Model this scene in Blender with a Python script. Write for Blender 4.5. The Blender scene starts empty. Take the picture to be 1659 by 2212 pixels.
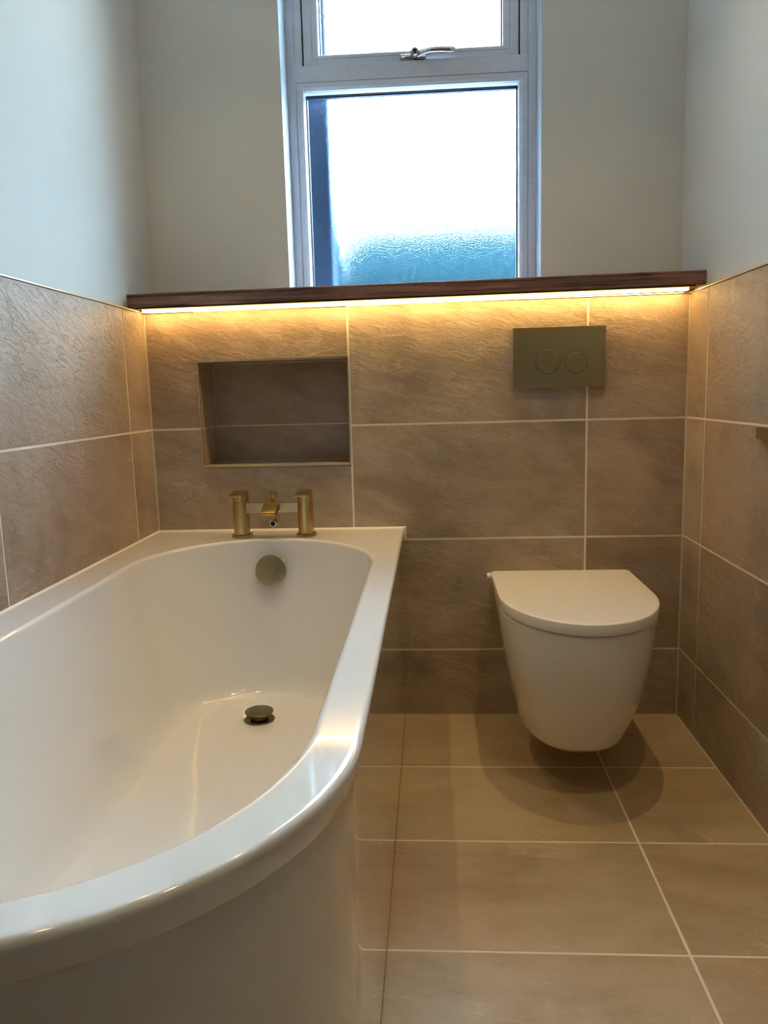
import bpy, bmesh, math, random
from mathutils import Vector, Matrix
random.seed(4)
scene = bpy.context.scene
C = scene.collection
PI = math.pi

# ------------------------------------------------------------------ helpers
def link(name, bm, mat=None, parent=None, smooth=None):
    me = bpy.data.meshes.new(name)
    bmesh.ops.recalc_face_normals(bm, faces=bm.faces[:])
    bm.to_mesh(me); bm.free()
    if mat: me.materials.append(mat)
    o = bpy.data.objects.new(name, me); C.objects.link(o)
    if parent: o.parent = parent
    if smooth is not None:
        me.polygons.foreach_set('use_smooth', [True]*len(me.polygons))
        if smooth > 0:
            me.set_sharp_from_angle(angle=math.radians(smooth))
    return o

def thing(name, label, cat, group=None):
    o = bpy.data.objects.new(name, None); C.objects.link(o)
    o.empty_display_size = .05
    o['label'] = label; o['category'] = cat
    if group: o['group'] = group
    return o

def struct(o):
    o['kind'] = 'structure'
    return o

def box(bm, lo, hi, bev=0, seg=2):
    r = bmesh.ops.create_cube(bm, size=1)
    vs = r['verts']
    for v in vs:
        v.co = Vector([lo[i] + (v.co[i]+.5)*(hi[i]-lo[i]) for i in range(3)])
    if bev > 0:
        es = list({e for v in vs for e in v.link_edges})
        bmesh.ops.bevel(bm, geom=es, offset=bev, segments=seg, profile=.5, affect='EDGES')

def loft(bm, rings, cap0=True, cap1=True, closed=True):
    vr = [[bm.verts.new(p) for p in r] for r in rings]
    n = len(rings[0])
    for a, b in zip(vr, vr[1:]):
        for i in range(n if closed else n-1):
            j = (i+1) % n
            bm.faces.new((a[i], a[j], b[j], b[i]))
    if cap0: bm.faces.new(vr[0][::-1])
    if cap1: bm.faces.new(vr[-1])
    return vr

def lathe(bm, prof, M=Matrix(), n=48, ring=False):
    # prof: list of (r, z) along local z
    rings = []
    for r, z in prof:
        rings.append([M @ Vector((max(r, 1e-5)*math.cos(2*PI*i/n), max(r, 1e-5)*math.sin(2*PI*i/n), z)) for i in range(n)])
    if ring: loft(bm, rings+[rings[0]], False, False); bmesh.ops.remove_doubles(bm, verts=bm.verts[:], dist=1e-6)
    else: loft(bm, rings)

def prism(bm, poly, z0, z1, M=Matrix(), bev=0, seg=2):
    a = [bm.verts.new(M @ Vector((p[0], p[1], z0))) for p in poly]
    b = [bm.verts.new(M @ Vector((p[0], p[1], z1))) for p in poly]
    n = len(poly)
    for i in range(n):
        j = (i+1) % n
        bm.faces.new((a[i], a[j], b[j], b[i]))
    bm.faces.new(a[::-1]); bm.faces.new(b)
    if bev:
        es = [e for e in {e for v in b for e in v.link_edges} if e.verts[0] in b and e.verts[1] in b]
        bmesh.ops.bevel(bm, geom=es, offset=bev, segments=seg, profile=.5, affect='EDGES')

def axis_to(p, d):
    q = Vector(d).normalized().to_track_quat('Z', 'Y')
    return Matrix.Translation(p) @ q.to_matrix().to_4x4()

# ------------------------------------------------------------------ materials
def new_mat(name):
    m = bpy.data.materials.new(name); m.use_nodes = True
    nt = m.node_tree
    return m, nt, nt.nodes['Principled BSDF']

def simple(name, col, rough=.5, metal=0, coat=0, spec=.5, noise=0, bump=0, scale=40):
    m, nt, b = new_mat(name)
    b.inputs['Base Color'].default_value = (*col, 1)
    b.inputs['Roughness'].default_value = rough
    b.inputs['Metallic'].default_value = metal
    b.inputs['Coat Weight'].default_value = coat
    b.inputs['Coat Roughness'].default_value = .02
    b.inputs['Specular IOR Level'].default_value = spec
    tc = nt.nodes.new('ShaderNodeTexCoord')
    n = nt.nodes.new('ShaderNodeTexNoise'); n.inputs['Scale'].default_value = scale
    n.inputs['Detail'].default_value = 6
    nt.links.new(tc.outputs['Object'], n.inputs['Vector'])
    if noise:
        mr = nt.nodes.new('ShaderNodeMapRange')
        mr.inputs['To Min'].default_value = max(0, rough-noise); mr.inputs['To Max'].default_value = rough+noise
        nt.links.new(n.outputs['Fac'], mr.inputs['Value'])
        nt.links.new(mr.outputs['Result'], b.inputs['Roughness'])
    if bump:
        bp = nt.nodes.new('ShaderNodeBump'); bp.inputs['Strength'].default_value = 1
        bp.inputs['Distance'].default_value = bump
        nt.links.new(n.outputs['Fac'], bp.inputs['Height'])
        nt.links.new(bp.outputs['Normal'], b.inputs['Normal'])
    return m

def brushed(name, col, rough, direction):
    m, nt, b = new_mat(name)
    b.inputs['Metallic'].default_value = 1
    b.inputs['Roughness'].default_value = rough
    tc = nt.nodes.new('ShaderNodeTexCoord')
    mp = nt.nodes.new('ShaderNodeMapping'); mp.inputs['Scale'].default_value = direction
    n = nt.nodes.new('ShaderNodeTexNoise'); n.inputs['Scale'].default_value = 1; n.inputs['Detail'].default_value = 4
    nt.links.new(tc.outputs['Object'], mp.inputs['Vector']); nt.links.new(mp.outputs['Vector'], n.inputs['Vector'])
    r = nt.nodes.new('ShaderNodeValToRGB')
    r.color_ramp.elements[0].position = .3; r.color_ramp.elements[1].position = .7
    r.color_ramp.elements[0].color = (*[c*.86 for c in col], 1)
    r.color_ramp.elements[1].color = (*[min(1, c*1.1) for c in col], 1)
    nt.links.new(n.outputs['Fac'], r.inputs['Fac']); nt.links.new(r.outputs['Color'], b.inputs['Base Color'])
    bp = nt.nodes.new('ShaderNodeBump'); bp.inputs['Distance'].default_value = .00024; bp.inputs['Strength'].default_value = .6
    nt.links.new(n.outputs['Fac'], bp.inputs['Height']); nt.links.new(bp.outputs['Normal'], b.inputs['Normal'])
    return m

def stone(name, dark, mid, light, bumpd, rough, rot, fine=1.0):
    m, nt, b = new_mat(name)
    N = nt.nodes; L = nt.links
    uv = N.new('ShaderNodeUVMap'); uv.uv_map = 'UVMap'
    def noise(scale, loc, rz, sc, detail=8, rgh=.6, dist=0, typ=None):
        mp = N.new('ShaderNodeMapping')
        mp.vector_type = 'TEXTURE'      # turn first, then stretch along the turned axis
        mp.inputs['Rotation'].default_value = (0, 0, rz); mp.inputs['Scale'].default_value = (1/sc[0], 1/sc[1], 1)
        mp.inputs['Location'].default_value = (*loc, 0)
        n = N.new('ShaderNodeTexNoise'); n.inputs['Scale'].default_value = scale
        n.inputs['Detail'].default_value = detail; n.inputs['Roughness'].default_value = rgh
        n.inputs['Distortion'].default_value = dist
        if typ: n.noise_type = typ
        L.new(uv.outputs['UV'], mp.inputs['Vector']); L.new(mp.outputs['Vector'], n.inputs['Vector'])
        return n.outputs['Fac']
    def math2(op, a, c=None, v=None, clamp=False):
        k = N.new('ShaderNodeMath'); k.operation = op; k.use_clamp = clamp
        if isinstance(a, (int, float)): k.inputs[0].default_value = a
        else: L.new(a, k.inputs[0])
        if c is not None: L.new(c, k.inputs[1])
        elif v is not None: k.inputs[1].default_value = v
        return k.outputs[0]
    cloud = noise(3.2, (0, 0), 0, (1, 1), 5, .55, .8)
    streak = noise(7, (3, 1), rot, (1, 3.0), 9, .70, .5)
    grain = noise(60*fine, (1, 5), rot, (1, 2), 6, .7)
    s = math2('MULTIPLY', cloud, v=.55)
    s = math2('ADD', s, math2('MULTIPLY', streak, v=.33))
    s = math2('ADD', s, math2('MULTIPLY', grain, v=.12))
    cr = N.new('ShaderNodeValToRGB')
    e = cr.color_ramp.elements
    e[0].position = .40; e[0].color = (*dark, 1); e[1].position = .62; e[1].color = (*light, 1)
    k = e.new(.5); k.color = (*mid, 1)
    L.new(s, cr.inputs['Fac'])
    # thin pale scratches and veins, only in patches
    vein = noise(5, (7, 2), rot+.15, (1, 3.5), 7, .62, 1.2)
    v = math2('ABSOLUTE', math2('SUBTRACT', vein, v=.5))
    v = math2('SUBTRACT', 1.0, math2('MULTIPLY', v, v=70), clamp=True)
    patch = noise(4.5, (11, 9), 0, (1, 1), 3, .5)
    pm = N.new('ShaderNodeMapRange'); pm.inputs['From Min'].default_value = .54; pm.inputs['From Max'].default_value = .64
    L.new(patch, pm.inputs['Value'])
    v = math2('MULTIPLY', v, pm.outputs['Result'])
    v = math2('MULTIPLY', v, v=.45)
    mx = N.new('ShaderNodeMix'); mx.data_type = 'RGBA'
    L.new(v, mx.inputs['Factor']); L.new(cr.outputs['Color'], mx.inputs['A'])
    mx.inputs['B'].default_value = (*[min(1, c*1.5) for c in light], 1)
    # small rust/grey drift between tiles
    tint = noise(1.3, (21, 5), 0, (1, 1), 2, .5)
    hs = N.new('ShaderNodeMix'); hs.data_type = 'RGBA'; hs.blend_type = 'MULTIPLY'
    tr = N.new('ShaderNodeValToRGB')
    tr.color_ramp.elements[0].position = .35; tr.color_ramp.elements[0].color = (1, .90, .84, 1)
    tr.color_ramp.elements[1].position = .65; tr.color_ramp.elements[1].color = (.96, 1, .97, 1)
    L.new(tint, tr.inputs['Fac']); hs.inputs['Factor'].default_value = .8
    L.new(mx.outputs['Result'], hs.inputs['A']); L.new(tr.outputs['Color'], hs.inputs['B'])
    L.new(hs.outputs['Result'], b.inputs['Base Color'])
    # riven relief: cleft layers with broken edges
    rv = noise(4.2, (2, 8), rot*.6, (1, 1.9), 12, .66, .35)
    st = math2('MULTIPLY', rv, v=9.0)
    fl_ = math2('FLOOR', st); fr = math2('FRACT', st)
    sm = N.new('ShaderNodeMapRange'); sm.interpolation_type = 'SMOOTHSTEP'
    sm.inputs['From Min'].default_value = .70; sm.inputs['From Max'].default_value = 1.0
    L.new(fr, sm.inputs['Value'])
    lay = math2('DIVIDE', math2('ADD', fl_, sm.outputs['Result']), v=9.0)
    fine_n = noise(26, (4, 6), rot, (1, 2.4), 8, .7, .3)
    h = math2('ADD', math2('MULTIPLY', lay, v=.9), math2('MULTIPLY', streak, v=.45))
    h = math2('ADD', h, math2('MULTIPLY', fine_n, v=.40))
    bp = N.new('ShaderNodeBump'); bp.inputs['Distance'].default_value = bumpd; bp.inputs['Strength'].default_value = 1
    L.new(h, bp.inputs['Height']); L.new(bp.outputs['Normal'], b.inputs['Normal'])
    rr = N.new('ShaderNodeMapRange'); rr.inputs['To Min'].default_value = rough-.1; rr.inputs['To Max'].default_value = rough+.15
    L.new(streak, rr.inputs['Value']); L.new(rr.outputs['Result'], b.inputs['Roughness'])
    return m

def wood(name):
    m, nt, b = new_mat(name)
    N = nt.nodes; L = nt.links
    tc = N.new('ShaderNodeTexCoord'); mp = N.new('ShaderNodeMapping')
    mp.inputs['Scale'].default_value = (1.6, 14, 34)
    n = N.new('ShaderNodeTexNoise'); n.inputs['Scale'].default_value = 2.2; n.inputs['Detail'].default_value = 9
    n.inputs['Roughness'].default_value = .62; n.inputs['Distortion'].default_value = .7
    L.new(tc.outputs['Object'], mp.inputs['Vector']); L.new(mp.outputs['Vector'], n.inputs['Vector'])
    cr = N.new('ShaderNodeValToRGB'); e = cr.color_ramp.elements
    e[0].position = .33; e[0].color = (.060, .026, .020, 1)
    e[1].position = .68; e[1].color = (.33, .18, .135, 1)
    k = e.new(.5); k.color = (.19, .092, .070, 1)
    L.new(n.outputs['Fac'], cr.inputs['Fac']); L.new(cr.outputs['Color'], b.inputs['Base Color'])
    b.inputs['Roughness'].default_value = .42
    bp = N.new('ShaderNodeBump'); bp.inputs['Distance'].default_value = .0006
    L.new(n.outputs['Fac'], bp.inputs['Height']); L.new(bp.outputs['Normal'], b.inputs['Normal'])
    return m

def emit(name, col, st):
    m = bpy.data.materials.new(name); m.use_nodes = True
    nt = m.node_tree; nt.nodes.clear()
    e = nt.nodes.new('ShaderNodeEmission'); o = nt.nodes.new('ShaderNodeOutputMaterial')
    e.inputs['Color'].default_value = (*col, 1); e.inputs['Strength'].default_value = st
    nt.links.new(e.outputs[0], o.inputs[0])
    return m

def frosted(name):
    m = bpy.data.materials.new(name); m.use_nodes = True
    nt = m.node_tree; nt.nodes.clear(); N = nt.nodes; L = nt.links
    out = N.new('ShaderNodeOutputMaterial')
    rf = N.new('ShaderNodeBsdfRefraction'); rf.inputs['IOR'].default_value = 1.45
    rf.distribution = 'BECKMANN'; rf.inputs['Roughness'].default_value = .23; rf.inputs['Color'].default_value = (.95, .985, 1, 1)
    gl = N.new('ShaderNodeBsdfGlossy'); gl.inputs['Roughness'].default_value = .15
    mx = N.new('ShaderNodeMixShader'); mx.inputs[0].default_value = .05
    tc = N.new('ShaderNodeTexCoord')
    vo = N.new('ShaderNodeTexNoise'); vo.inputs['Scale'].default_value = 290; vo.inputs['Detail'].default_value = 2
    L.new(tc.outputs['Object'], vo.inputs['Vector'])
    bp = N.new('ShaderNodeBump'); bp.inputs['Distance'].default_value = .00024; bp.inputs['Strength'].default_value = 1
    L.new(vo.outputs['Fac'], bp.inputs['Height'])
    L.new(bp.outputs['Normal'], rf.inputs['Normal']); L.new(bp.outputs['Normal'], gl.inputs['Normal'])
    L.new(rf.outputs[0], mx.inputs[1]); L.new(gl.outputs[0], mx.inputs[2]); L.new(mx.outputs[0], out.inputs[0])
    return m

M_wall_tile = stone('wall stone tile', (.30, .235, .178), (.395, .318, .248), (.48, .40, .325), .0062, .36, -.30)
M_floor_tile = stone('floor stone tile', (.375, .285, .168), (.455, .352, .215), (.53, .42, .275), .0016, .40, .03, 1.6)
M_grout = simple('cream grout', (.80, .72, .59), .85, bump=.0006, scale=300)
M_paint = simple('off white wall paint', (.67, .665, .605), .75, bump=.0004, scale=260)
M_reveal = simple('white gloss paint', (.50, .53, .56), .35)
M_ceiling = simple('white ceiling paint', (.85, .84, .81), .8)
M_upvc = simple('white window plastic', (.60, .64, .71), .28, noise=.04, scale=30)
M_gasket = simple('black glazing gasket', (.008, .010, .02), .5)
M_spacer = simple('dark spacer bar', (.012, .03, .09), .4)
M_chrome = simple('polished chrome', (.62, .62, .68), .09, 1)
M_acrylic = simple('white gloss acrylic', (.77, .76, .735), .09, 0, coat=.6, noise=.02, scale=12)
M_panel = simple('white gloss panel', (.70, .67, .62), .07, 0, coat=1.0, noise=.015, scale=8)
M_ceramic = simple('white glazed ceramic', (.82, .80, .77), .07, 0, coat=.6)
M_lid = simple('white gloss lid', (.88, .85, .80), .10, 0, coat=.6)
M_sealant = simple('white sealant', (.80, .77, .70), .35)
M_seal_dark = simple('beige sealant', (.26, .18, .11), .5)
M_brass = brushed('brushed brass', (.50, .37, .165), .30, (600, 600, 12))
M_brass_flat = simple('satin brass plate', (.43, .365, .195), .36, 1, noise=.03, scale=6)
M_brass_sat = brushed('satin brass cover', (.47, .375, .21), .34, (30, 30, 30))
M_brass_dark = brushed('aged brass', (.17, .135, .075), .32, (60, 60, 60))
M_trim = simple('brass edge trim', (.78, .62, .36), .30, 1)
M_black = simple('black void', (.004, .004, .004), .6)
M_ring = simple('pale hose ring', (.75, .73, .70), .3, .6)
M_wood = wood('dark walnut stain')
M_led = emit('warm light strip', (1, .61, .20), 31)
M_led_shade = simple('dark channel', (.06, .05, .04), .4, .6)
M_lamp = emit('downlight lens', (1, .80, .55), 140)
M_render = simple('dark brick reveal', (.034, .052, .085), .9, spec=0, bump=.002, scale=80)
M_slate = simple('outside slate', (.004, .0105, .0135), .95, spec=0, bump=.004, scale=30)
M_hbrick = simple('outside house wall', (.006, .012, .012), .95, spec=0, bump=.003, scale=20)
M_glass = frosted('frosted window glass')

# ------------------------------------------------------------------ measures
W = 1.378; ZT = 1.0917; Z0 = .185; H = .303; T = .603
Z1, Z2 = Z0+H, Z0+2*H
J1 = .5268; RJ = .1313; LJ = .1427
YB = -2.75            # wall behind the viewer
CH = 2.40             # ceiling
D = .12               # upper wall sits this far behind the tiled ledge face
TH = .010             # tile thickness
SL = .0042            # the tile top and shelf climb this much to the right
def zt(x): return ZT - .0015 + SL*x/W*1.2

# ------------------------------------------------------------------ tiled surfaces
def tiled(name, polys, M, mat, gap=.0025, parent=None, mir=1, depth=TH):
    """polys in surface (u,v); M maps (u,v,w) to world, w out of the wall, front at w=0."""
    bm = bmesh.new(); uvl = bm.loops.layers.uv.new('UVMap')
    Mi = M.inverted()
    done = set()
    for poly in polys:
        n = len(poly); ins = []
        for i in range(n):      # inset every corner by half the joint
            p0, p1, p2 = Vector(poly[i-1]), Vector(poly[i]), Vector(poly[(i+1) % n])
            a = (p1-p0).normalized(); c = (p2-p1).normalized()
            na = Vector((-a.y, a.x)); nc = Vector((-c.y, c.x))
            ins.append(p1 + (na+nc)*gap/ (1+na.dot(nc)) )
        prism(bm, ins, -depth+.001, 0, M, bev=.0009, seg=2)
        ox, oy = random.uniform(0, 40), random.uniform(0, 40)
        fl = random.choice((1, -1))        # turned half round or not
        for f in bm.faces:
            if f in done: continue
            done.add(f)
            for l in f.loops:
                q = Mi @ l.vert.co
                l[uvl].uv = (ox+fl*q.x*mir, oy+fl*q.y)
    o = link(name, bm, mat, parent)
    return o

def grout(name, polys, M, parent, mat=None, back=-TH, front=-.0007):
    bm = bmesh.new()
    for p in polys: prism(bm, p, back, front, M)
    return link(name, bm, mat or M_grout, parent)

def rect(a, b, c, d): return [(a, b), (c, b), (c, d), (a, d)]
# surface frames: columns = u, v, w
def frame(u, v, w, o=(0, 0, 0)):
    m = Matrix.Identity(4)
    for i in range(3):
        m[i][0] = u[i]; m[i][1] = v[i]; m[i][2] = w[i]; m[i][3] = o[i]
    return m
F_back = frame((1, 0, 0), (0, 0, 1), (0, -1, 0))
F_left = frame((0, 1, 0), (0, 0, 1), (1, 0, 0))
F_left = frame((0, -1, 0), (0, 0, 1), (1, 0, 0))     # u runs towards the viewer
F_right = frame((0, -1, 0), (0, 0, 1), (-1, 0, 0), (W, 0, 0))
F_floor = frame((1, 0, 0), (0, -1, 0), (0, 0, 1))

# ledge (half wall boxed in front of the window wall)
NX0, NX1, NZ0, NZ1, ND = .134, .5225, .6915, .962, .140
bm = bmesh.new()
y0, y1 = TH, D+.01
box(bm, (-.02, y0, -.02), (NX0-.008, y1, 1.080))
box(bm, (NX1+.008, y0, -.02), (W+.02, y1, 1.080))
box(bm, (NX0-.008, y0, -.02), (NX1+.008, y1, NZ0-.008))
box(bm, (NX0-.008, y0, NZ1+.008), (NX1+.008, y1, 1.080))
ledge = struct(link('wall_ledge', bm, M_paint))
rows = [(0, Z0), (Z0, Z1), (Z1, Z2), (Z2, None)]
cols = [(0, J1), (J1, J1+T), (J1+T, W)]
polys = []
for r, (a, b) in enumerate(rows):
    for c, (l, rr) in enumerate(cols):
        l2, r2 = l+(.0004 if l == 0 else 0), rr-(.0004 if rr == W else 0)
        bl, br = (zt(l2), zt(r2)) if b is None else (b, b)
        if c == 0 and r == 3:
            polys.append([(l2, a), (NX0-.001, a), (NX0-.001, NZ1+.001), (r2, NZ1+.001), (r2, br), (l2, bl)])
        elif c == 0 and r == 2:
            polys.append([(l2, a), (r2, a), (r2, NZ0-.001), (NX0-.001, NZ0-.001), (NX0-.001, b), (l2, b)])
        else:
            polys.append([(l2, a), (r2, a), (r2, br), (l2, bl)])
tiled('wall_tiles', polys, F_back, M_wall_tile, parent=ledge)
grout('grout', [rect(0, 0, NX0-.004, zt(0)-.003), rect(NX1+.004, 0, W, zt(J1)-.001),
                rect(NX0-.004, 0, NX1+.004, NZ0-.004), rect(NX0-.004, NZ1+.004, NX1+.004, zt(.3)-.002)], F_back, ledge)

# niche lining
niche = bpy.data.objects.new('wall_niche', None); C.objects.link(niche); struct(niche)
bm = bmesh.new()
box(bm, (NX0-.03, ND+.012, NZ0-.03), (NX1+.03, ND+.03, NZ1+.03))
box(bm, (NX0-.03, .03, NZ0-.03), (NX0-.0085, ND+.012, NZ1+.03))
box(bm, (NX1+.0085, .03, NZ0-.03), (NX1+.03, ND+.012, NZ1+.03))
link('backing', bm, M_paint, niche)
Fnb = frame((1, 0, 0), (0, 0, 1), (0, -1, 0), (0, ND, 0))
tiled('niche_back', [rect(NX0, NZ0, NX1, Z2), rect(NX0, Z2, NX1, NZ1)], Fnb, M_wall_tile, .0014, niche)
grout('grout', [rect(NX0, NZ0, NX1, NZ1)], Fnb, niche)
Fnl = frame((0, -1, 0), (0, 0, 1), (1, 0, 0), (NX0, 0, 0))
tiled('niche_side', [rect(-ND, NZ0, 0, Z2), rect(-ND, Z2, 0, NZ1)], Fnl, M_wall_tile, .0012, niche, depth=.008)
grout('grout', [rect(-ND, NZ0, -.001, NZ1)], Fnl, niche, back=-.008)
Fnr = frame((0, -1, 0), (0, 0, 1), (-1, 0, 0), (NX1, 0, 0))
tiled('niche_side', [rect(-ND, NZ0, 0, Z2), rect(-ND, Z2, 0, NZ1)], Fnr, M_wall_tile, .0012, niche, depth=.008)
grout('grout', [rect(-ND, NZ0, -.001, NZ1)], Fnr, niche, back=-.008)
Fns = frame((1, 0, 0), (0, -1, 0), (0, 0, 1), (0, 0, NZ0))
tiled('niche_floor', [rect(NX0, -ND, NX1, 0)], Fns, M_wall_tile, .0012, niche, depth=.008)
grout('grout', [rect(NX0, -ND, NX1, -.001)], Fns, niche, back=-.008)
Fnt = frame((1, 0, 0), (0, -1, 0), (0, 0, -1), (0, 0, NZ1))
tiled('niche_top', [rect(NX0, -ND, NX1, 0)], Fnt, M_wall_tile, .0012, niche, depth=.008)
grout('grout', [rect(NX0, -ND, NX1, -.001)], Fnt, niche, back=-.008)
# thin metal edging round the niche mouth
bm = bmesh.new(); t = .0024
box(bm, (NX0-t, -.0012, NZ0-t), (NX1+t, .006, NZ0+.0002))
box(bm, (NX0-t, -.0012, NZ1-.0002), (NX1+t, .006, NZ1+t))
box(bm, (NX0-t, -.0012, NZ0), (NX0+.0002, .006, NZ1))
box(bm, (NX1-.0002, -.0012, NZ0), (NX1+t, .006, NZ1))
struct(link('trim_1', bm, M_trim))

# side walls: painted masonry + tiles to ledge height
def side_wall(name, F, first, trim):
    s = 1 if name == 'wall_left' else -1
    bm = bmesh.new()
    if s == 1: box(bm, (-.16, YB-.1, -.1), (-TH, D+.35, CH+.02))
    else: box(bm, (W+TH, YB-.1, -.1), (W+.16, D+.35, CH+.02))
    w = struct(link(name, bm, M_paint))
    ztop = zt(0) if s == 1 else zt(W)
    us = [0, first]
    while us[-1] < -YB: us.append(min(us[-1]+T, -YB))
    ps = []
    for a, b in [(0, Z0), (Z0, Z1), (Z1, Z2), (Z2, ztop)]:
        for l, r in zip(us, us[1:]):
            ps.append([(l+(.0005 if l == 0 else 0), a), (r, a), (r, b), (l+(.0005 if l == 0 else 0), b)])
    if s == -1:   # keep polygons counter-clockwise in the mirrored frame too
        pass
    tiled('wall_tiles', ps, F, M_wall_tile, .0023, w, mir=-s)
    grout('grout', [rect(0, 0, -YB, ztop-.002)], F, w)
    bm = bmesh.new()
    if s == 1: box(bm, (-TH, YB, ztop-.001), (.0014, -.002, ztop+.0022), .0005, 1)
    else: box(bm, (W-.0014, YB, ztop-.001), (W+TH, -.002, ztop+.0022), .0005, 1)
    struct(link(trim, bm, M_trim))
side_wall('wall_left', F_left, LJ, 'trim_2')
side_wall('wall_right', F_right, RJ, 'trim_3')
# trim along top of the ledge tiles
bm = bmesh.new()
vs = [bm.verts.new(p) for p in [(0, -.0014, zt(0)-.001), (W, -.0014, zt(W)-.001), (W, .012, zt(W)-.001), (0, .012, zt(0)-.001),
                                (0, -.0014, zt(0)+.0018), (W, -.0014, zt(W)+.0018), (W, .012, zt(W)+.0018), (0, .012, zt(0)+.0018)]]
for f in [(0, 1, 2, 3), (7, 6, 5, 4), (0, 4, 5, 1), (1, 5, 6, 2), (2, 6, 7, 3), (3, 7, 4, 0)]: bm.faces.new([vs[i] for i in f])
struct(link('trim_4', bm, M_trim))

# floor
fl = struct(bpy.data.objects.new('floor', None)); C.objects.link(fl)
bm = bmesh.new(); box(bm, (-.1, YB-.05, -.1), (W+.1, .2, -TH)); link('screed', bm, M_grout, fl)
FX = 1.1226; FY0 = -.2972
xs = [0, FX-T, FX, W]; ys = [0, -FY0]
while ys[-1] < -YB: ys.append(min(ys[-1]+H, -YB))
ps = [rect(a, c, b, d) for a, b in zip(xs, xs[1:]) for c, d in zip(ys, ys[1:])]
# frame is left handed: reverse so that the inset works in (u,v)
tiled('floor_tiles', ps, F_floor, M_floor_tile, .0023, fl)
grout('grout', [rect(0, 0, W, -YB)], F_floor, fl)

# ------------------------------------------------------------------ window wall, ceiling, wall behind the viewer
OX0, OX1, OZ0, OZ1 = .3605, 1.0305, 1.10, 2.26
YF = .22                                   # room face of the window frame
YO = .50                                   # outer face of the wall
bm = bmesh.new()
box(bm, (-.02, D, -.1), (NX0-.032, YO, OZ0)); box(bm, (NX1+.032, D, -.1), (W+.02, YO, OZ0))
box(bm, (NX0-.032, ND+.03, -.1), (NX1+.032, YO, OZ0))
box(bm, (NX0-.032, D+.0005, -.1), (NX1+.032, ND+.03, NZ0-.031)); box(bm, (NX0-.032, D+.0005, NZ1+.031), (NX1+.032, ND+.03, OZ0))
box(bm, (-.02, D, OZ0), (OX0, YO, CH+.02)); box(bm, (OX1, D, OZ0), (W+.02, YO, CH+.02))
box(bm, (OX0, D, OZ1), (OX1, YO, CH+.02))
wb = struct(link('wall_back', bm, M_paint))
# white-painted reveal lining
bm = bmesh.new(); q = .0015
box(bm, (OX0-.0005, D+.0015, OZ0), (OX0+q, YF+.01, OZ1)); box(bm, (OX1-q, D+.0015, OZ0), (OX1+.0005, YF+.01, OZ1))
box(bm, (OX0, D+.0015, OZ1-q), (OX1, YF+.01, OZ1+.0005))
link('window_reveal', bm, M_reveal, wb)
bm = bmesh.new(); box(bm, (-.16, YB-.1, CH), (W+.16, YO, CH+.12)); struct(link('ceiling', bm, M_ceiling))
bm = bmesh.new()
box(bm, (-.02, YB-.15, -.1), (W+.02, YB, CH+.02)); struct(link('wall_front', bm, simple('dark low bounce paint', (.13, .11, .09), .7)))  # unseen wall, coloured dark to cut light bounced onto the toilet

# ------------------------------------------------------------------ window_1
win = struct(bpy.data.objects.new('window_1', None)); C.objects.link(win)
FT = .070
def rail_frame(bm, x0, x1, z0, z1, wl, wr, wb_, wt, ya, yb, cham=.006, front=None):
    """mitred rectangular frame with a chamfered inner edge facing the room (room side = ya)"""
    o = [(x0, z0), (x1, z0), (x1, z1), (x0, z1)]
    i = [(x0+wl, z0+wb_), (x1-wr, z0+wb_), (x1-wr, z1-wt), (x0+wl, z1-wt)]
    def sh(f): return [(i[k][0]+(-f if k in (0, 3) else f), i[k][1]+(-f if k in (0, 1) else f)) for k in range(4)]
    prof = [(o, yb), (o, ya), (sh(cham), ya), (sh(cham*.35), ya+cham*.35), (i, ya+cham), (i, yb)]
    rings = [[Vector((p[0], y, p[1])) for p in pts] for pts, y in prof]
    vr = [[bm.verts.new(p) for p in r] for r in rings]
    for a, b in zip(vr, vr[1:]+[vr[0]]):
        for k in range(4):
            j = (k+1) % 4
            bm.faces.new((a[k], a[j], b[j], b[k]))
# outer frame with transom
MZ0, MZ1 = 1.7045, 1.7478            # transom, room face
bm = bmesh.new()
rail_frame(bm, OX0, OX1, OZ0, OZ1, .0245, .0245, .030, .040, YF, YF+FT, .003)
link('window_frame', bm, M_upvc, win)
bm = bmesh.new()
rail_frame(bm, OX0+.0245, OX1-.0245, MZ1-.004, OZ1-.040, .0195, .0195, .004, .02, YF+.0005, YF+FT, .004)
box(bm, (OX0+.0235, YF+.0004, MZ0), (OX1-.0235, YF+FT, MZ1-.003))
link('transom', bm, M_upvc, win)
# glazing bead of the fixed lower light
bm = bmesh.new()
rail_frame(bm, .3850, 1.0060, 1.128, MZ0-.0005, .0215, .0235, .02, .0235, YF+.0012, YF+.030, .011)
link('glazing_bead', bm, M_upvc, win)
LX0, LX1, LZ0, LZ1 = .4066, .9825, 1.148, 1.6804
bm = bmesh.new(); rail_frame(bm, LX0-.003, LX1+.003, LZ0-.003, LZ1+.003, .0055, .0055, .005, .0055, YF+.030, YF+.034, .0005)
link('gasket', bm, M_gasket, win)
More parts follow.
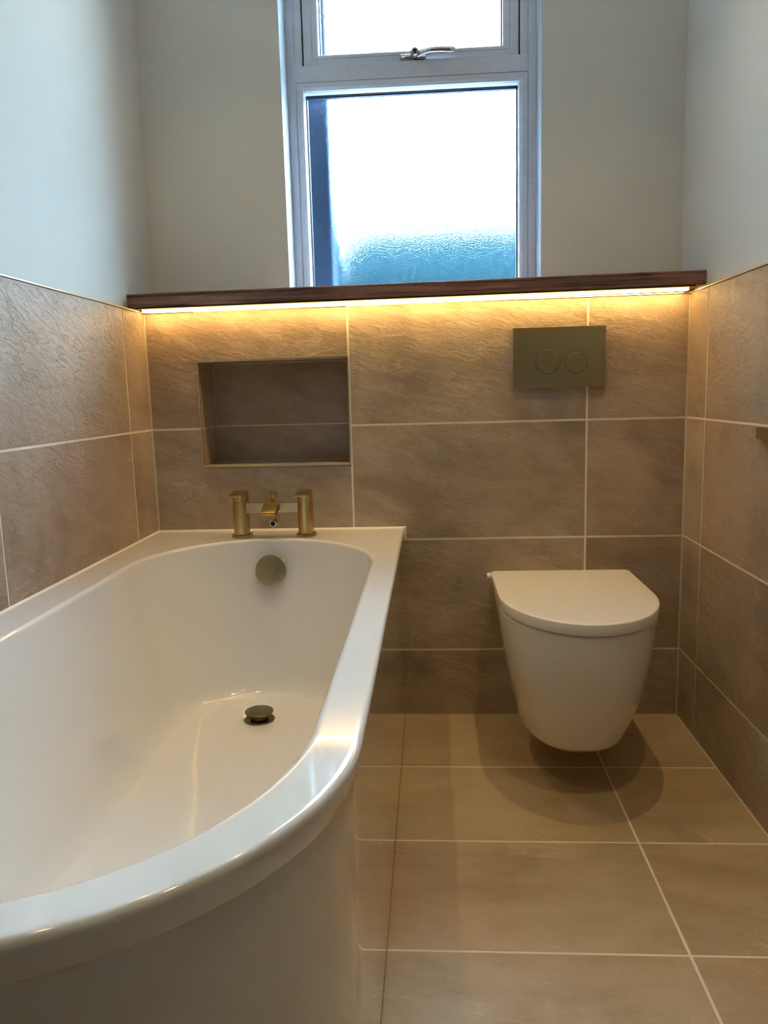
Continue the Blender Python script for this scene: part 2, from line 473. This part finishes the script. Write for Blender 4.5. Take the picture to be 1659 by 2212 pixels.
# opening sash
SX0, SX1, SZ0, SZ1 = .4045, .9860, 1.7485, OZ1-.045
bm = bmesh.new(); rail_frame(bm, SX0, SX1, SZ0, SZ1, .045, .045, .0285, .045, YF+.010, YF+.062, .006)
sash = link('sash', bm, M_upvc, win)
bm = bmesh.new(); rail_frame(bm, SX0-.0002, SX1+.0002, SZ0-.0002, SZ1, .0035, .0035, .0012, .002, YF+.0095, YF+.02, .0003)
link('gasket', bm, M_gasket, win)  # black strip drawn in for the shadow line round the recessed sash
bm = bmesh.new()    # fine joint where the sash bead clips in
rail_frame(bm, SX0+.0262, SX1-.0262, SZ0+.0162, SZ1-.02, .0008, .0008, .0008, .0008, YF+.0094, YF+.012, .0001)
rail_frame(bm, .3842, 1.0068, 1.127, MZ0+.0004, .0009, .0009, .0009, .0009, YF-.0004, YF+.003, .0001)
link('bead_line', bm, simple('bead joint', (.30, .32, .38), .6), win)
GX0, GX1, GZ0, GZ1 = SX0+.0452, SX1-.0452, SZ0+.0287, SZ1-.045
bm = bmesh.new(); rail_frame(bm, GX0-.002, GX1+.002, GZ0-.004, GZ1+.002, .0042, .0042, .0042, .004, YF+.034, YF+.040, .0005)
link('gasket', bm, M_gasket, win)
# dark spacer seen inside the sealed unit, then the frosted panes
bm = bmesh.new(); rail_frame(bm, LX0-.004, LX1+.004, LZ0-.004, LZ1+.004, .0075, .0075, .0065, .0095, YF+.0345, YF+.047, .0003)
link('spacer_bar', bm, M_spacer, win)
bm = bmesh.new(); rail_frame(bm, GX0-.004, GX1+.004, GZ0-.004, GZ1+.004, .0075, .0065, .0055, .006, YF+.0405, YF+.052, .0003)
link('spacer_bar', bm, M_spacer, win)
bm = bmesh.new(); box(bm, (LX0-.006, YF+.048, LZ0-.02), (LX1+.006, YF+.052, LZ1+.006)); link('glass_pane', bm, M_glass, win)
bm = bmesh.new(); box(bm, (GX0-.006, YF+.053, GZ0-.006), (GX1+.006, YF+.057, GZ1+.006)); link('glass_pane', bm, M_glass, win)

# chrome window handle on the sash bottom rail
hy = YF+.010
bm = bmesh.new(); box(bm, (.668, hy-.006, 1.7505), (.7370, hy+.0005, 1.7650), .0028, 3); hd = link('handle', bm, M_chrome, win, smooth=40); hd['label'] = 'polished chrome window handle'
bm = bmesh.new()
lathe(bm, [(.0105, 0), (.0105, .010), (.0115, .012), (.0115, .026), (.0095, .030), (.0001, .0305)], axis_to((.7085, hy-.004, 1.7595), (0, -1, 0)), 40)
boss = link('spindle', bm, M_chrome, hd, smooth=40)
bm = bmesh.new()
lathe(bm, [(.0048, 0), (.0048, .0008), (.0001, .0008)], axis_to((.7085, hy-.0345, 1.7595), (0, -1, 0)), 24)
link('button', bm, simple('dark lock button', (.03, .04, .08), .25, .5), hd, smooth=40)
bm = bmesh.new()
path = [(.7085, -.018, 1.7592, .0085, .0060), (.718, -.022, 1.7600, .0080, .0055), (.732, -.030, 1.7625, .0064, .0046), (.750, -.035, 1.7650, .0060, .0044),
        (.775, -.036, 1.7660, .0062, .0046), (.800, -.035, 1.7660, .0066, .0050), (.812, -.034, 1.7656, .0062, .0046), (.8155, -.034, 1.7655, .0030, .0022)]
rings = []
for (x, y, z, rz_, ry_) in path:
    rings.append([Vector((x, hy+y*.82+ry_*1.1*math.sin(a), z-(x-.7085)*.045-.0008+rz_*1.15*math.cos(a))) for a in [2*PI*k/20 for k in range(20)]])
loft(bm, rings); link('lever', bm, M_chrome, hd, smooth=50)

# ------------------------------------------------------------------ wooden shelf and light strip
shelf = thing('window_shelf', 'dark stained wooden shelf spanning the tiled ledge below the window', 'shelf')
bm = bmesh.new()
ang = math.atan(.0090/W)
SY, SB = -.080, 1.0963
prof = [(SY+.002, 0), (SY, .002), (SY, .0062), (SY+.0012, .0070), (SY, .0078), (SY, .0252), (SY+.0012, .0260), (SY, .0268), (SY, .0305), (SY+.0022, .0325), (YF-.001, .0325), (YF-.001, .006), (.13, .006), (.13, 0)]
# main board runs wall to wall, the tongue behind it fills the window reveal
prof1 = [p for p in prof if p[0] < .1] + [(D-.001, .0325), (D-.001, -.0035), (.003, -.0035), (.003, 0)]
def prof_ext(bm, prof, xa, xb):
    a = [bm.verts.new((xa, y, SB+z+xa*math.tan(ang))) for y, z in prof]
    b = [bm.verts.new((xb, y, SB+z+xb*math.tan(ang))) for y, z in prof]
    n = len(prof)
    for i in range(n):
        j = (i+1) % n; bm.faces.new((a[i], a[j], b[j], b[i]))
    bm.faces.new(a[::-1]); bm.faces.new(b)
prof_ext(bm, prof1, -TH+.0005, W+TH-.0005)
prof_ext(bm, [(D-.001, .010), (D-.001, .0325), (YF+.0, .0325), (YF+.0, .010)], OX0+.002, OX1-.002)
link('board', bm, M_wood, shelf)
led = thing('light_strip', 'glowing warm white light strip fixed under the wooden shelf', 'light strip')
def tilted_box(bm, lo, hi):
    r = bmesh.ops.create_cube(bm, size=1)
    for v in r['verts']:
        v.co = Vector([lo[i] + (v.co[i]+.5)*(hi[i]-lo[i]) for i in range(3)])
        v.co.z += v.co.x*math.tan(ang)
bm = bmesh.new(); tilted_box(bm, (.008, -.0720, SB-.0036), (W-.012, -.0165, SB-.0001)); link('shade_channel', bm, M_led_shade, led)  # strip body widened and darkened so the shelf underside looks shaded
bm = bmesh.new(); tilted_box(bm, (.010, -.0360, SB-.0076), (W-.016, -.0180, SB-.0036)); link('diffuser', bm, M_led, led)

# ------------------------------------------------------------------ bath
ZR = .5192
bath = thing('bathtub', 'white gloss bathtub with rounded near end along the left wall', 'bathtub')
def inner(n, f=1.0, dx=0, ya=-.42, yb=-1.25, a=.262, b1=.29, b2=.28, cx=.3435):
    """closed loop, counter-clockwise seen from above, starts on the right straight side"""
    pts = []
    m = n//2
    ns = max(6, n//8)
    for k in range(ns): pts.append((cx+a, yb+(ya-yb)*k/ns))
    na = n//2-ns
    for k in range(na):
        t_ = PI*k/na; pts.append((cx+a*math.cos(t_), ya+b1*math.sin(t_)))
    for k in range(ns): pts.append((cx-a, ya+(yb-ya)*k/ns))
    for k in range(na):
        t_ = PI+PI*k/na; pts.append((cx+a*math.cos(t_), yb+b2*math.sin(t_)))
    return pts
NB = 192
RX = .330
def outer(off=0.0, n=96, xw=0.0):
    pts = [(2*RX-off, -.0006), (xw, -.0006)]
    for k in range(n+1):
        t_ = PI+PI*k/n
        x = RX+(RX-off)*math.cos(t_)
        if k < n/2: x = max(x, 0) if off >= 0 else x
        pts.append((x, -1.25+(RX-off)*math.sin(t_)))
    # left side lies straight on the wall
    return pts
def outer(off=0.0, n=96):
    pts = [(2*RX-off, -.0012), (.0012, -.0012), (.0012, -1.25)]
    for k in range(1, n+1):
        t_ = PI+PI*k/n
        pts.append((RX+(RX-off)*math.cos(t_), -1.25+(RX-off)*math.sin(t_)))
    return pts
bm = bmesh.new()
LIP = .034
# outer: lip profile from under-lip to deck edge
op = [(.016, -LIP), (.0055, -LIP), (.0042, -LIP+.0016), (.0008, -.012), (.0003, -.0082), (.0010, -.0048), (.0026, -.0022), (.0048, -.0006), (.0072, 0), (.0105, 0)]
orings = [[Vector((x, y, ZR+dz)) for x, y in outer(off)] for off, dz in op]
ov = loft(bm, orings, False, False)
# basin rings
def ringat(a, b1, b2, ya, yb, z, cx):
    return [Vector((x, y, z)) for x, y in inner(NB, a=a, b1=b1, b2=b2, ya=ya, yb=yb, cx=cx)]
FLZ = .150
rings = []
A0, B10, B20 = .260, .288, .306
YN0 = -1.22
for off, dz in [(-.0105, 0), (-.0075, 0), (-.0042, -.0009), (-.0017, -.0030), (-.0004, -.0058), (0, -.009)]:
    rings.append(ringat(A0-off, B10-off, B20-off, -.42, YN0, ZR+dz, .3435))
# bottom outline
A1, B11, B21, YA1, YB1 = .168, .165, .16, -.415, -.99
def lerp(a, b, t): return a+(b-a)*t
steps = 40
for k in range(1, steps+1):
    s = k/steps
    # wall then fillet: inward fraction g, drop fraction h
    if s < .6:
        q = s/.6; g = .66*q**1.12; h = .86*q
    else:
        q = (s-.6)/.4; th = q*PI/2
        g = .66+.34*((1-math.cos(th))*.6+.4*q); h = .86+.14*math.sin(th)
    rings.append(ringat(lerp(A0, A1, g), lerp(B10, B11, g), lerp(B20, B21, g), lerp(-.42, YA1, g), lerp(YN0, YB1, g),
                        lerp(ZR-.009, FLZ+.006, h), lerp(.3435, .338, g)))
last = rings[-1]
DC = Vector((.337, -.372, FLZ))
for k, t_ in enumerate((.2, .4, .6, .8, .93)):
    rings.append([Vector((lerp(p.x, DC.x+.03*(p.x-DC.x)/.2, t_), lerp(p.y, DC.y+.03*(p.y-DC.y)/.4, t_), FLZ+.006*(1-t_)**1.0)) for p in last])
iv = loft(bm, rings, False, True)
# flat deck between the outer and inner loops
e1 = [bm.edges.get((ov[-1][i], ov[-1][(i+1) % len(ov[-1])])) for i in range(len(ov[-1]))]
e2 = [bm.edges.get((iv[0][i], iv[0][(i+1) % NB])) for i in range(NB)]
bmesh.ops.triangle_fill(bm, edges=e1+e2, use_beauty=True)
tub = link('tub', bm, M_acrylic, bath, smooth=38)
# panel under the lip
bm = bmesh.new()
def pan(off): return [(2*RX-off, -.0015)] + [(2*RX-off, -.3), (2*RX-off, -.7), (2*RX-off, -1.1)] + [(RX+(RX-off)*math.cos(t_), -1.25+(RX-off)*math.sin(t_)) for t_ in [0-PI*k/96 for k in range(0, 97)]]
a = [[Vector((x, y, z)) for x, y in pan(o_)] for o_, z in ((.0085, .003), (.0085, ZR-LIP+.002), (.0125, ZR-LIP+.002), (.0125, .003))]
a = [[p for p in r] for r in a]
loft(bm, a+[a[0]], False, False, closed=False)
bmesh.ops.remove_doubles(bm, verts=bm.verts[:], dist=1e-5)
panel = link('side_panel', bm, M_panel, bath, smooth=38)
bm = bmesh.new()
a = [[Vector((x, y, z)) for x, y in pan(o_)] for o_, z in ((.0078, .0003), (.0082, .0032), (.0115, .0032), (.0115, .0003))]
loft(bm, a+[a[0]], False, False, closed=False)
link('floor_seal', bm, M_seal_dark, bath)
# sealant beads where the deck meets the tiles
bm = bmesh.new()
for (p, q_) in (((0, -.0001, 0), (.6655, -.0001, 0)),):
    vs = []
    for x in (.0005, .6655):
        vs.append([bm.verts.new((x, y, z)) for y, z in ((-.0002, ZR-.001), (-.0052, ZR-.001), (-.0044, ZR+.0008), (-.0022, ZR+.0022), (-.0002, ZR+.0034))])
    for k in range(5): bm.faces.new((vs[0][k], vs[0][(k+1) % 5], vs[1][(k+1) % 5], vs[1][k]))
    bm.faces.new(vs[0]); bm.faces.new(vs[1][::-1])
vs = []
for y in (-.0005, -1.25):
    vs.append([bm.verts.new((x, y, z)) for x, z in ((.0002, ZR-.001), (.0052, ZR-.001), (.0044, ZR+.0008), (.0022, ZR+.0022), (.0002, ZR+.0034))])
for k in range(5): bm.faces.new((vs[0][k], vs[1][k], vs[1][(k+1) % 5], vs[0][(k+1) % 5]))
bm.faces.new(vs[0]); bm.faces.new(vs[1][::-1])
box(bm, (.6585, -.0055, ZR-.030), (.6652, -.0002, ZR+.003), .0012, 2)
so = link('wall_seal', bm, M_sealant, bath)
so['label'] = 'white sealant bead'
# overflow cover
bm = bmesh.new()
nrm = Vector((0, -1, .26)).normalized()
lathe(bm, [(.020, -.004), (.020, .006), (.0372, .0065), (.0385, .0080), (.0385, .0125), (.0372, .0140), (.030, .0150), (.015, .0158), (.0001, .0160)],
      axis_to((.3350, -.1545, .4445), nrm), 72)
oc = link('overflow_cover', bm, M_brass_sat, bath, smooth=35); oc['label'] = 'round brushed brass overflow cover'
# click waste
bm = bmesh.new()
MD = Matrix.Translation(DC)
lathe(bm, [(.0335, .0002), (.0345, .0012), (.0330, .0030), (.0240, .0022), (.0225, .0006)], MD, 56)
dn = link('waste_flange', bm, M_brass_dark, bath, smooth=35)
bm = bmesh.new()
lathe(bm, [(.0200, .0024), (.0200, .0115), (.0290, .0140), (.0315, .0180), (.0322, .0202), (.0312, .0212), (.02, .0226), (.0001, .0230)], MD, 56)
pl = link('waste_plug', bm, M_brass_dark, bath, smooth=35); pl['label'] = 'dark brass pop-up waste plug'

# ------------------------------------------------------------------ bath mixer tap
tap = thing('bath_tap', 'brushed brass two-handle bath mixer tap on the bath deck', 'tap')
def rsq(hx, hy_, r, n=8):
    pts = []
    for cx_, cy_, a0 in ((hx-r, hy_-r, 0), (-hx+r, hy_-r, PI/2), (-hx+r, -hy_+r, PI), (hx-r, -hy_+r, 1.5*PI)):
        for k in range(n+1):
            t_ = a0+PI/2*k/n; pts.append((cx_+r*math.cos(t_), cy_+r*math.sin(t_)))
    return pts
def dsh(hx, hy_, n=20):
    """flat back, rounded front"""
    pts = [(hx, hy_), (-hx, hy_)]
    for k in range(n+1):
        t_ = PI+PI*k/n; pts.append((hx*math.cos(t_), -.004+(hy_-.004)*math.sin(t_)))
    return pts
TY = -.097
for px in (.2495, .4145):
    MM = Matrix.Translation((px, TY, 0))
    bm = bmesh.new()
    loft(bm, [[MM @ Vector((x*f, y*f, z)) for x, y in dsh(.0235, .0245)] for f, z in ((1, ZR+.0004), (1, ZR+.0055), (.97, ZR+.0075), (.90, ZR+.0080))])
    link('base', bm, M_brass, tap, smooth=35)
    bm = bmesh.new()
    loft(bm, [[MM @ Vector((x*f, y*f, z)) for x, y in dsh(.0180, .0190)] for f, z in ((1, ZR+.0078), (1, .6085), (.96, .6090), (.96, .6100))])
    link('pillar', bm, M_brass, tap, smooth=35)
    bm = bmesh.new()
    loft(bm, [[MM @ Vector((x*f, y*f, z)) for x, y in dsh(.0180, .0190)] for f, z in ((.96, .6100), (1, .6106), (1, .6285))])
    v = [(-.0165, .019, .6285), (.0165, .019, .6285), (.0165, -.052, .6262), (-.0165, -.052, .6262), (-.0165, .019, .6365), (.0165, .019, .6365), (.0165, -.052, .6315), (-.0165, -.052, .6315)]
    vv = [bm.verts.new(MM @ Vector(p)) for p in v]
    fs = [bm.faces.new([vv[i] for i in f]) for f in [(0, 1, 2, 3), (7, 6, 5, 4), (0, 4, 5, 1), (1, 5, 6, 2), (2, 6, 7, 3), (3, 7, 4, 0)]]
    bmesh.ops.bevel(bm, geom=list({e for f in fs for e in f.edges}), offset=.0009, segments=2, profile=.5, affect='EDGES')
    link('lever', bm, M_brass, tap, smooth=30)
bm = bmesh.new(); box(bm, (.2660, TY-.012, .5815), (.3985, TY+.012, .6065), .0008, 2); link('bridge', bm, M_brass_sat, tap)
bm = bmesh.new()
v = [(.312, -.100, .590), (.353, -.100, .590), (.3505, -.158, .5815), (.3145, -.158, .5815), (.312, -.100, .6072), (.353, -.100, .6072), (.3505, -.158, .5895), (.3145, -.158, .5895)]
vv = [bm.verts.new(p) for p in v]
for f in [(0, 1, 2, 3), (7, 6, 5, 4), (0, 4, 5, 1), (1, 5, 6, 2), (2, 6, 7, 3), (3, 7, 4, 0)]: bm.faces.new([vv[i] for i in f])
bmesh.ops.bevel(bm, geom=bm.edges[:], offset=.001, segments=2, profile=.5, affect='EDGES')
link('spout', bm, M_brass, tap, smooth=30)
bm = bmesh.new()
lathe(bm, [(.0048, 0), (.0048, .0085), (.0058, .0100), (.0074, .0125), (.0074, .0290), (.0066, .0305), (.0001, .0307)], Matrix.Translation((.3350, TY-.002, .6060)), 36)
link('diverter_knob', bm, M_brass, tap, smooth=35)
bm = bmesh.new()
lathe(bm, [(.0090, 0), (.0090, .012), (.0068, .013), (.0068, .030), (.0001, .030)], axis_to((.3365, TY+.001, .5820), (0, 0, -1)), 32)
lathe(bm, [(.0001, -.012), (.0072, -.012), (.0072, .004), (.0084, .006), (.0084, .016), (.0066, .0162), (.0062, .010), (.0001, .010)], axis_to((.3365, TY-.004, .5560), (-.08, -1, -.05)), 32)
box(bm, (.3420, TY-.008, .556), (.3465, TY+.010, .5815), .0008, 2)
ho = link('hose_outlet', bm, M_brass, tap, smooth=35)
Mh = axis_to((.3365-.0012, TY-.0195, .5552), (-.08, -1, -.05))
bm = bmesh.new(); lathe(bm, [(.0064, 0), (.0080, 0), (.0082, .0012), (.0064, .0014)], Mh, 32, ring=True); link('ring', bm, M_ring, ho, smooth=35)
bm = bmesh.new(); lathe(bm, [(.0001, .0002), (.0063, .0002), (.0063, .0006), (.0001, .0006)], Mh, 32); link('outlet_opening', bm, M_black, ho)

# ------------------------------------------------------------------ flush plate
fp = thing('flush_plate', 'rectangular satin brass dual flush plate on the tiles above the toilet', 'flush plate')
PX0, PX1, PZ0, PZ1, PT = .9430, 1.1725, .8738, 1.0232, .011
bm = bmesh.new(); box(bm, (PX0, -PT, PZ0), (PX1, 0, PZ1), .0008, 2)
link('plate', bm, M_brass_flat, fp)
for bx, bz, br, nm in ((1.0298, .9387, .0305, 'full_flush_button'), (1.0995, .9345, .0262, 'half_flush_button')):
    bm = bmesh.new()
    lathe(bm, [(br+.0006, 0), (br+.0006, .00035), (br-.0006, .00040), (br-.0006, 0)], axis_to((bx, -PT, bz), (0, -1, 0)), 72, ring=True)
    b_ = link(nm, bm, M_black, fp)
    bm = bmesh.new()
    lathe(bm, [(br-.0007, -.001), (br-.0007, .0010), (br-.0012, .0013), (.0001, .0013)], axis_to((bx, -PT, bz), (0, -1, 0)), 72)
    link('button_face', bm, M_brass_flat, b_, smooth=30)

# ------------------------------------------------------------------ wall hung toilet
wc = thing('toilet', 'white wall-hung toilet with closed lid on the tiled wall', 'toilet')
TX = 1.0495
def dloop(hw, yc, yf, n=72, p=2.0, cx=TX, yb=-.0008, rc=0):
    """D outline: straight sides from the wall to yc, then a rounded front reaching yf"""
    pts = []
    if rc:
        for k in range(7):
            t_ = PI/2*(1-k/6); pts.append((cx+hw-rc+rc*math.cos(t_), yb-rc+rc*math.sin(t_)))
    else: pts.append((cx+hw, yb))
    pts += [(cx+hw, lerp(yb-rc, yc, .33)), (cx+hw, lerp(yb-rc, yc, .66))]
    for k in range(n+1):
        t_ = -PI*k/n
        c_, s_ = math.cos(t_), math.sin(t_)
        pts.append((cx+hw*math.copysign(abs(c_)**(2/p), c_), yc+(yc-yf)*-abs(s_)**(2/p)))
    pts += [(cx-hw, lerp(yb-rc, yc, .66)), (cx-hw, lerp(yb-rc, yc, .33))]
    if rc:
        for k in range(7):
            t_ = PI/2*(k/6); pts.append((cx-hw+rc-rc*math.cos(t_)*1, yb-rc+rc*math.sin(t_)))
    else: pts.append((cx-hw, yb))
    return pts
#            z     hw    yc     yf
secs = [(.0900, .0623, -.2, -.233), (.0909, .0886, -.2003, -.3309), (.0936, .1029, -.2013, -.4049), (.0991, .1112, -.2033, -.4214), (.1112, .1191, -.2077, -.4384),
        (.1355, .1254, -.2165, -.4541), (.175, .1349, -.2308, -.4768), (.2175, .1441, -.2462, -.4975), (.26, .1522, -.2616, -.5142), (.3024, .1592, -.277, -.527),
        (.3419, .1647, -.2913, -.5353), (.3692, .168, -.3012, -.539), (.3859, .1697, -.3073, -.5415), (.3915, .1692, -.31, -.5405), (.3935, .166, -.31, -.537)]
def interp(secs, n):
    out = []
    for i in range(len(secs)-1):
        p0 = secs[max(i-1, 0)]; p1 = secs[i]; p2 = secs[i+1]; p3 = secs[min(i+2, len(secs)-1)]
        for k in range(n):
            t = k/n
            out.append(tuple(.5*((2*b)+(-a+c)*t+(2*a-5*b+4*c-d)*t*t+(-a+3*b-3*c+d)*t**3) for a, b, c, d in zip(p0, p1, p2, p3)))
    out.append(secs[-1]); return out
bm = bmesh.new()
loft(bm, [[Vector((x, y, z)) for x, y in [(TX+(px_-TX)*(1-(.05+1.1*max(0, .38-z))*max(0, min(1, (py_+.20)/.20))), py_) for px_, py_ in dloop(hw, yc, yf, n=96, p=2.52-.5*max(0, min(1, (z-.24)/.14)))]] for z, hw, yc, yf in interp(secs, 4)])
link('bowl', bm, M_ceramic, wc, smooth=40)
bm = bmesh.new()
def off(d, z, yb=-.085): return [Vector((x, y, z)) for x, y in dloop(.1715-d, -.31, -.5465+d, p=2.0, yb=yb-d, rc=.012)]
loft(bm, [off(.006, .3958), off(.0008, .3962), off(0, .3985), off(0, .4175), off(.0006, .4190), off(.0018, .4200), off(.0035, .4204), off(.0060, .4205), off(.03, .4206)])
link('lid', bm, M_lid, wc, smooth=40)
for sx in (-1, 1):
    bm = bmesh.new()
    lathe(bm, [(.0001, 0), (.0082, 0), (.0082, .0210), (.007, .0225), (.0001, .0228)], axis_to((TX+sx*.1560, -.062, .4010), (sx, 0, 0)), 28)
    link('hinge', bm, M_ceramic, wc, smooth=40)

# ------------------------------------------------------------------ toilet roll holder (only its end is in the frame)
rh = thing('toilet_roll_holder', 'aged brass bar end of a holder on the right wall tiles', 'toilet roll holder')
bm = bmesh.new(); box(bm, (W-.011, -.76, .7638), (W-.0005, -.4490, .7888), .0008, 2); link('wall_bar', bm, M_brass_flat, rh)
bm = bmesh.new(); box(bm, (W-.075, -.745, .7700), (W-.0105, -.730, .7830), .0008, 2); link('arm', bm, M_brass_flat, rh)
bm = bmesh.new(); lathe(bm, [(.006, 0), (.006, .12), (.0001, .1202)], axis_to((W-.0705, -.735, .7765), (0, -1, 0)), 24); link('roll_bar', bm, M_brass_flat, rh, smooth=35)

# ------------------------------------------------------------------ ceiling downlights
LW = (1.0, .74, .34)
spots = [(1.065, -.56, 'above the toilet', 22), (.26, -.46, 'above the tap end of the bath', 13), (1.065, -1.30, 'above the open floor', 17), (.26, -1.45, 'above the near end of the bath', 8.5)]
for i, (x, y, wh, en) in enumerate(spots):
    dl = thing('downlight', 'small round recessed ceiling downlight ' + wh, 'downlight', 'ceiling downlights')
    bm = bmesh.new(); lathe(bm, [(.030, -.001), (.030, -.004), (.040, -.006), (.042, -.004), (.042, 0)], Matrix.Translation((x, y, CH)), 40)
    link('bezel', bm, M_reveal, dl, smooth=35)
    bm = bmesh.new(); lathe(bm, [(.0001, -.0010), (.017, -.0010), (.017, -.0038), (.0001, -.0040)], Matrix.Translation((x, y, CH)), 40)
    link('lens', bm, M_lamp, dl, smooth=35)
    ld = bpy.data.lights.new('lamp', 'SPOT'); ld.energy = en; ld.color = LW; ld.shadow_soft_size = .011
    ld.spot_size = math.radians(86); ld.spot_blend = .9
    lo = bpy.data.objects.new('lamp', ld); C.objects.link(lo); lo.parent = dl
    lo.location = (x, y, CH-.03)

# ------------------------------------------------------------------ outside
bm = bmesh.new()
box(bm, (OX0-.13, YO+.001, .6), (OX0+.006, YO+.012, 3.0)); box(bm, (OX0, .37, 1.12), (OX0+.089, YO, OZ1))
nb = link('render_reveal', bm, M_render, wb)
bm = bmesh.new(); box(bm, (OX0+.0895, YF+FT+.002, 1.10), (OX1-.002, YO+.06, 1.135)); link('outer_sill', bm, M_upvc, wb)
sky_block = thing('sky_block_wall', 'unseen tall wall added outside the window to block sky light from the left', 'wall')  # out of view, added to cut daylight reaching the right wall
bm = bmesh.new(); box(bm, (-1.8, .70, -3), (-1.5, 7.4, 5.2)); link('masonry', bm, M_hbrick, sky_block)
bm = bmesh.new(); box(bm, (-1.85, .68, 5.2), (-1.45, 7.42, 5.27)); link('coping', bm, M_slate, sky_block)
house = thing('neighbouring_house', 'blurred blue-grey house roofline seen through the lower frosted pane', 'house')
bm = bmesh.new(); box(bm, (-.9, 8, -3), (9, 13, 2.3)); link('house_wall', bm, M_hbrick, house)
bm = bmesh.new()
prism(bm, [(-1.1, 0), (9.2, 0), (9.2, 1), (-1.1, 1)], 0, 0.001) if False else None
vs = [bm.verts.new(p) for p in [(-1.1, 7.8, 2.2), (9.2, 7.8, 2.2), (9.2, 13.2, 2.2), (-1.1, 13.2, 2.2), (-.5, 9.2, 3.5), (9.2, 9.2, 3.5), (9.2, 11.8, 3.5), (-.5, 11.8, 3.5)]]
for f in [(0, 1, 2, 3), (7, 6, 5, 4), (0, 4, 5, 1), (1, 5, 6, 2), (2, 6, 7, 3), (3, 7, 4, 0)]: bm.faces.new([vs[i] for i in f])
link('house_roof', bm, M_slate, house)

# ------------------------------------------------------------------ sky
wd = bpy.data.worlds.new('sky'); scene.world = wd; wd.use_nodes = True
bg = wd.node_tree.nodes['Background']
bg.inputs['Color'].default_value = (.55, .785, 1.0, 1)
# overcast sky: dim at the horizon, three times brighter overhead
wn = wd.node_tree.nodes; wl = wd.node_tree.links
gt = wn.new('ShaderNodeTexCoord'); sx_ = wn.new('ShaderNodeSeparateXYZ'); wl.new(gt.outputs['Generated'], sx_.inputs[0])
sm_ = wn.new('ShaderNodeMapRange'); sm_.inputs['From Min'].default_value = 0; sm_.inputs['From Max'].default_value = 1
SKY = 35.0
sm_.inputs['To Min'].default_value = SKY; sm_.inputs['To Max'].default_value = SKY*3
wl.new(sx_.outputs['Z'], sm_.inputs['Value']); wl.new(sm_.outputs['Result'], bg.inputs['Strength'])

# ------------------------------------------------------------------ camera
f, cx, cy, cz, pi_, ro, ya = 1669.4593, .7374, -2.0047, .8739, -.1541, .0268, -.0649
def ray(X2, Z2, Y2):
    c, s = math.cos(ro), math.sin(ro); x = X2*c+Z2*s; uz = -X2*s+Z2*c
    c, s = math.cos(pi_), math.sin(pi_); y = Y2*c-uz*s; z = Y2*s+uz*c
    c, s = math.cos(ya), math.sin(ya); return Vector((x*c+y*s, -x*s+y*c, z))
R, U, Fw = ray(1, 0, 0), ray(0, 1, 0), ray(0, 0, 1)
cam = bpy.data.cameras.new('camera'); co = bpy.data.objects.new('camera', cam); C.objects.link(co)
mw = Matrix.Identity(4)
for i in range(3):
    mw[i][0] = R[i]; mw[i][1] = U[i]; mw[i][2] = -Fw[i]
mw.translation = (cx, cy, cz)
co.matrix_world = mw
cam.sensor_fit = 'HORIZONTAL'; cam.sensor_width = 36; cam.lens = 36*f/1659
cam.clip_start = .01
scene.camera = co

vs_ = scene.view_settings
scene.display_settings.display_device = 'sRGB'
vs_.view_transform = 'Standard'; vs_.look = 'None'; vs_.gamma = 1; vs_.exposure = 0; vs_.use_curve_mapping = False
cy_ = scene.cycles
cy_.max_bounces = 10; cy_.diffuse_bounces = 5; cy_.glossy_bounces = 5; cy_.transmission_bounces = 8
cy_.sample_clamp_indirect = 90
cy_.caustics_reflective = False; cy_.caustics_refractive = True
cy_.use_denoising = True
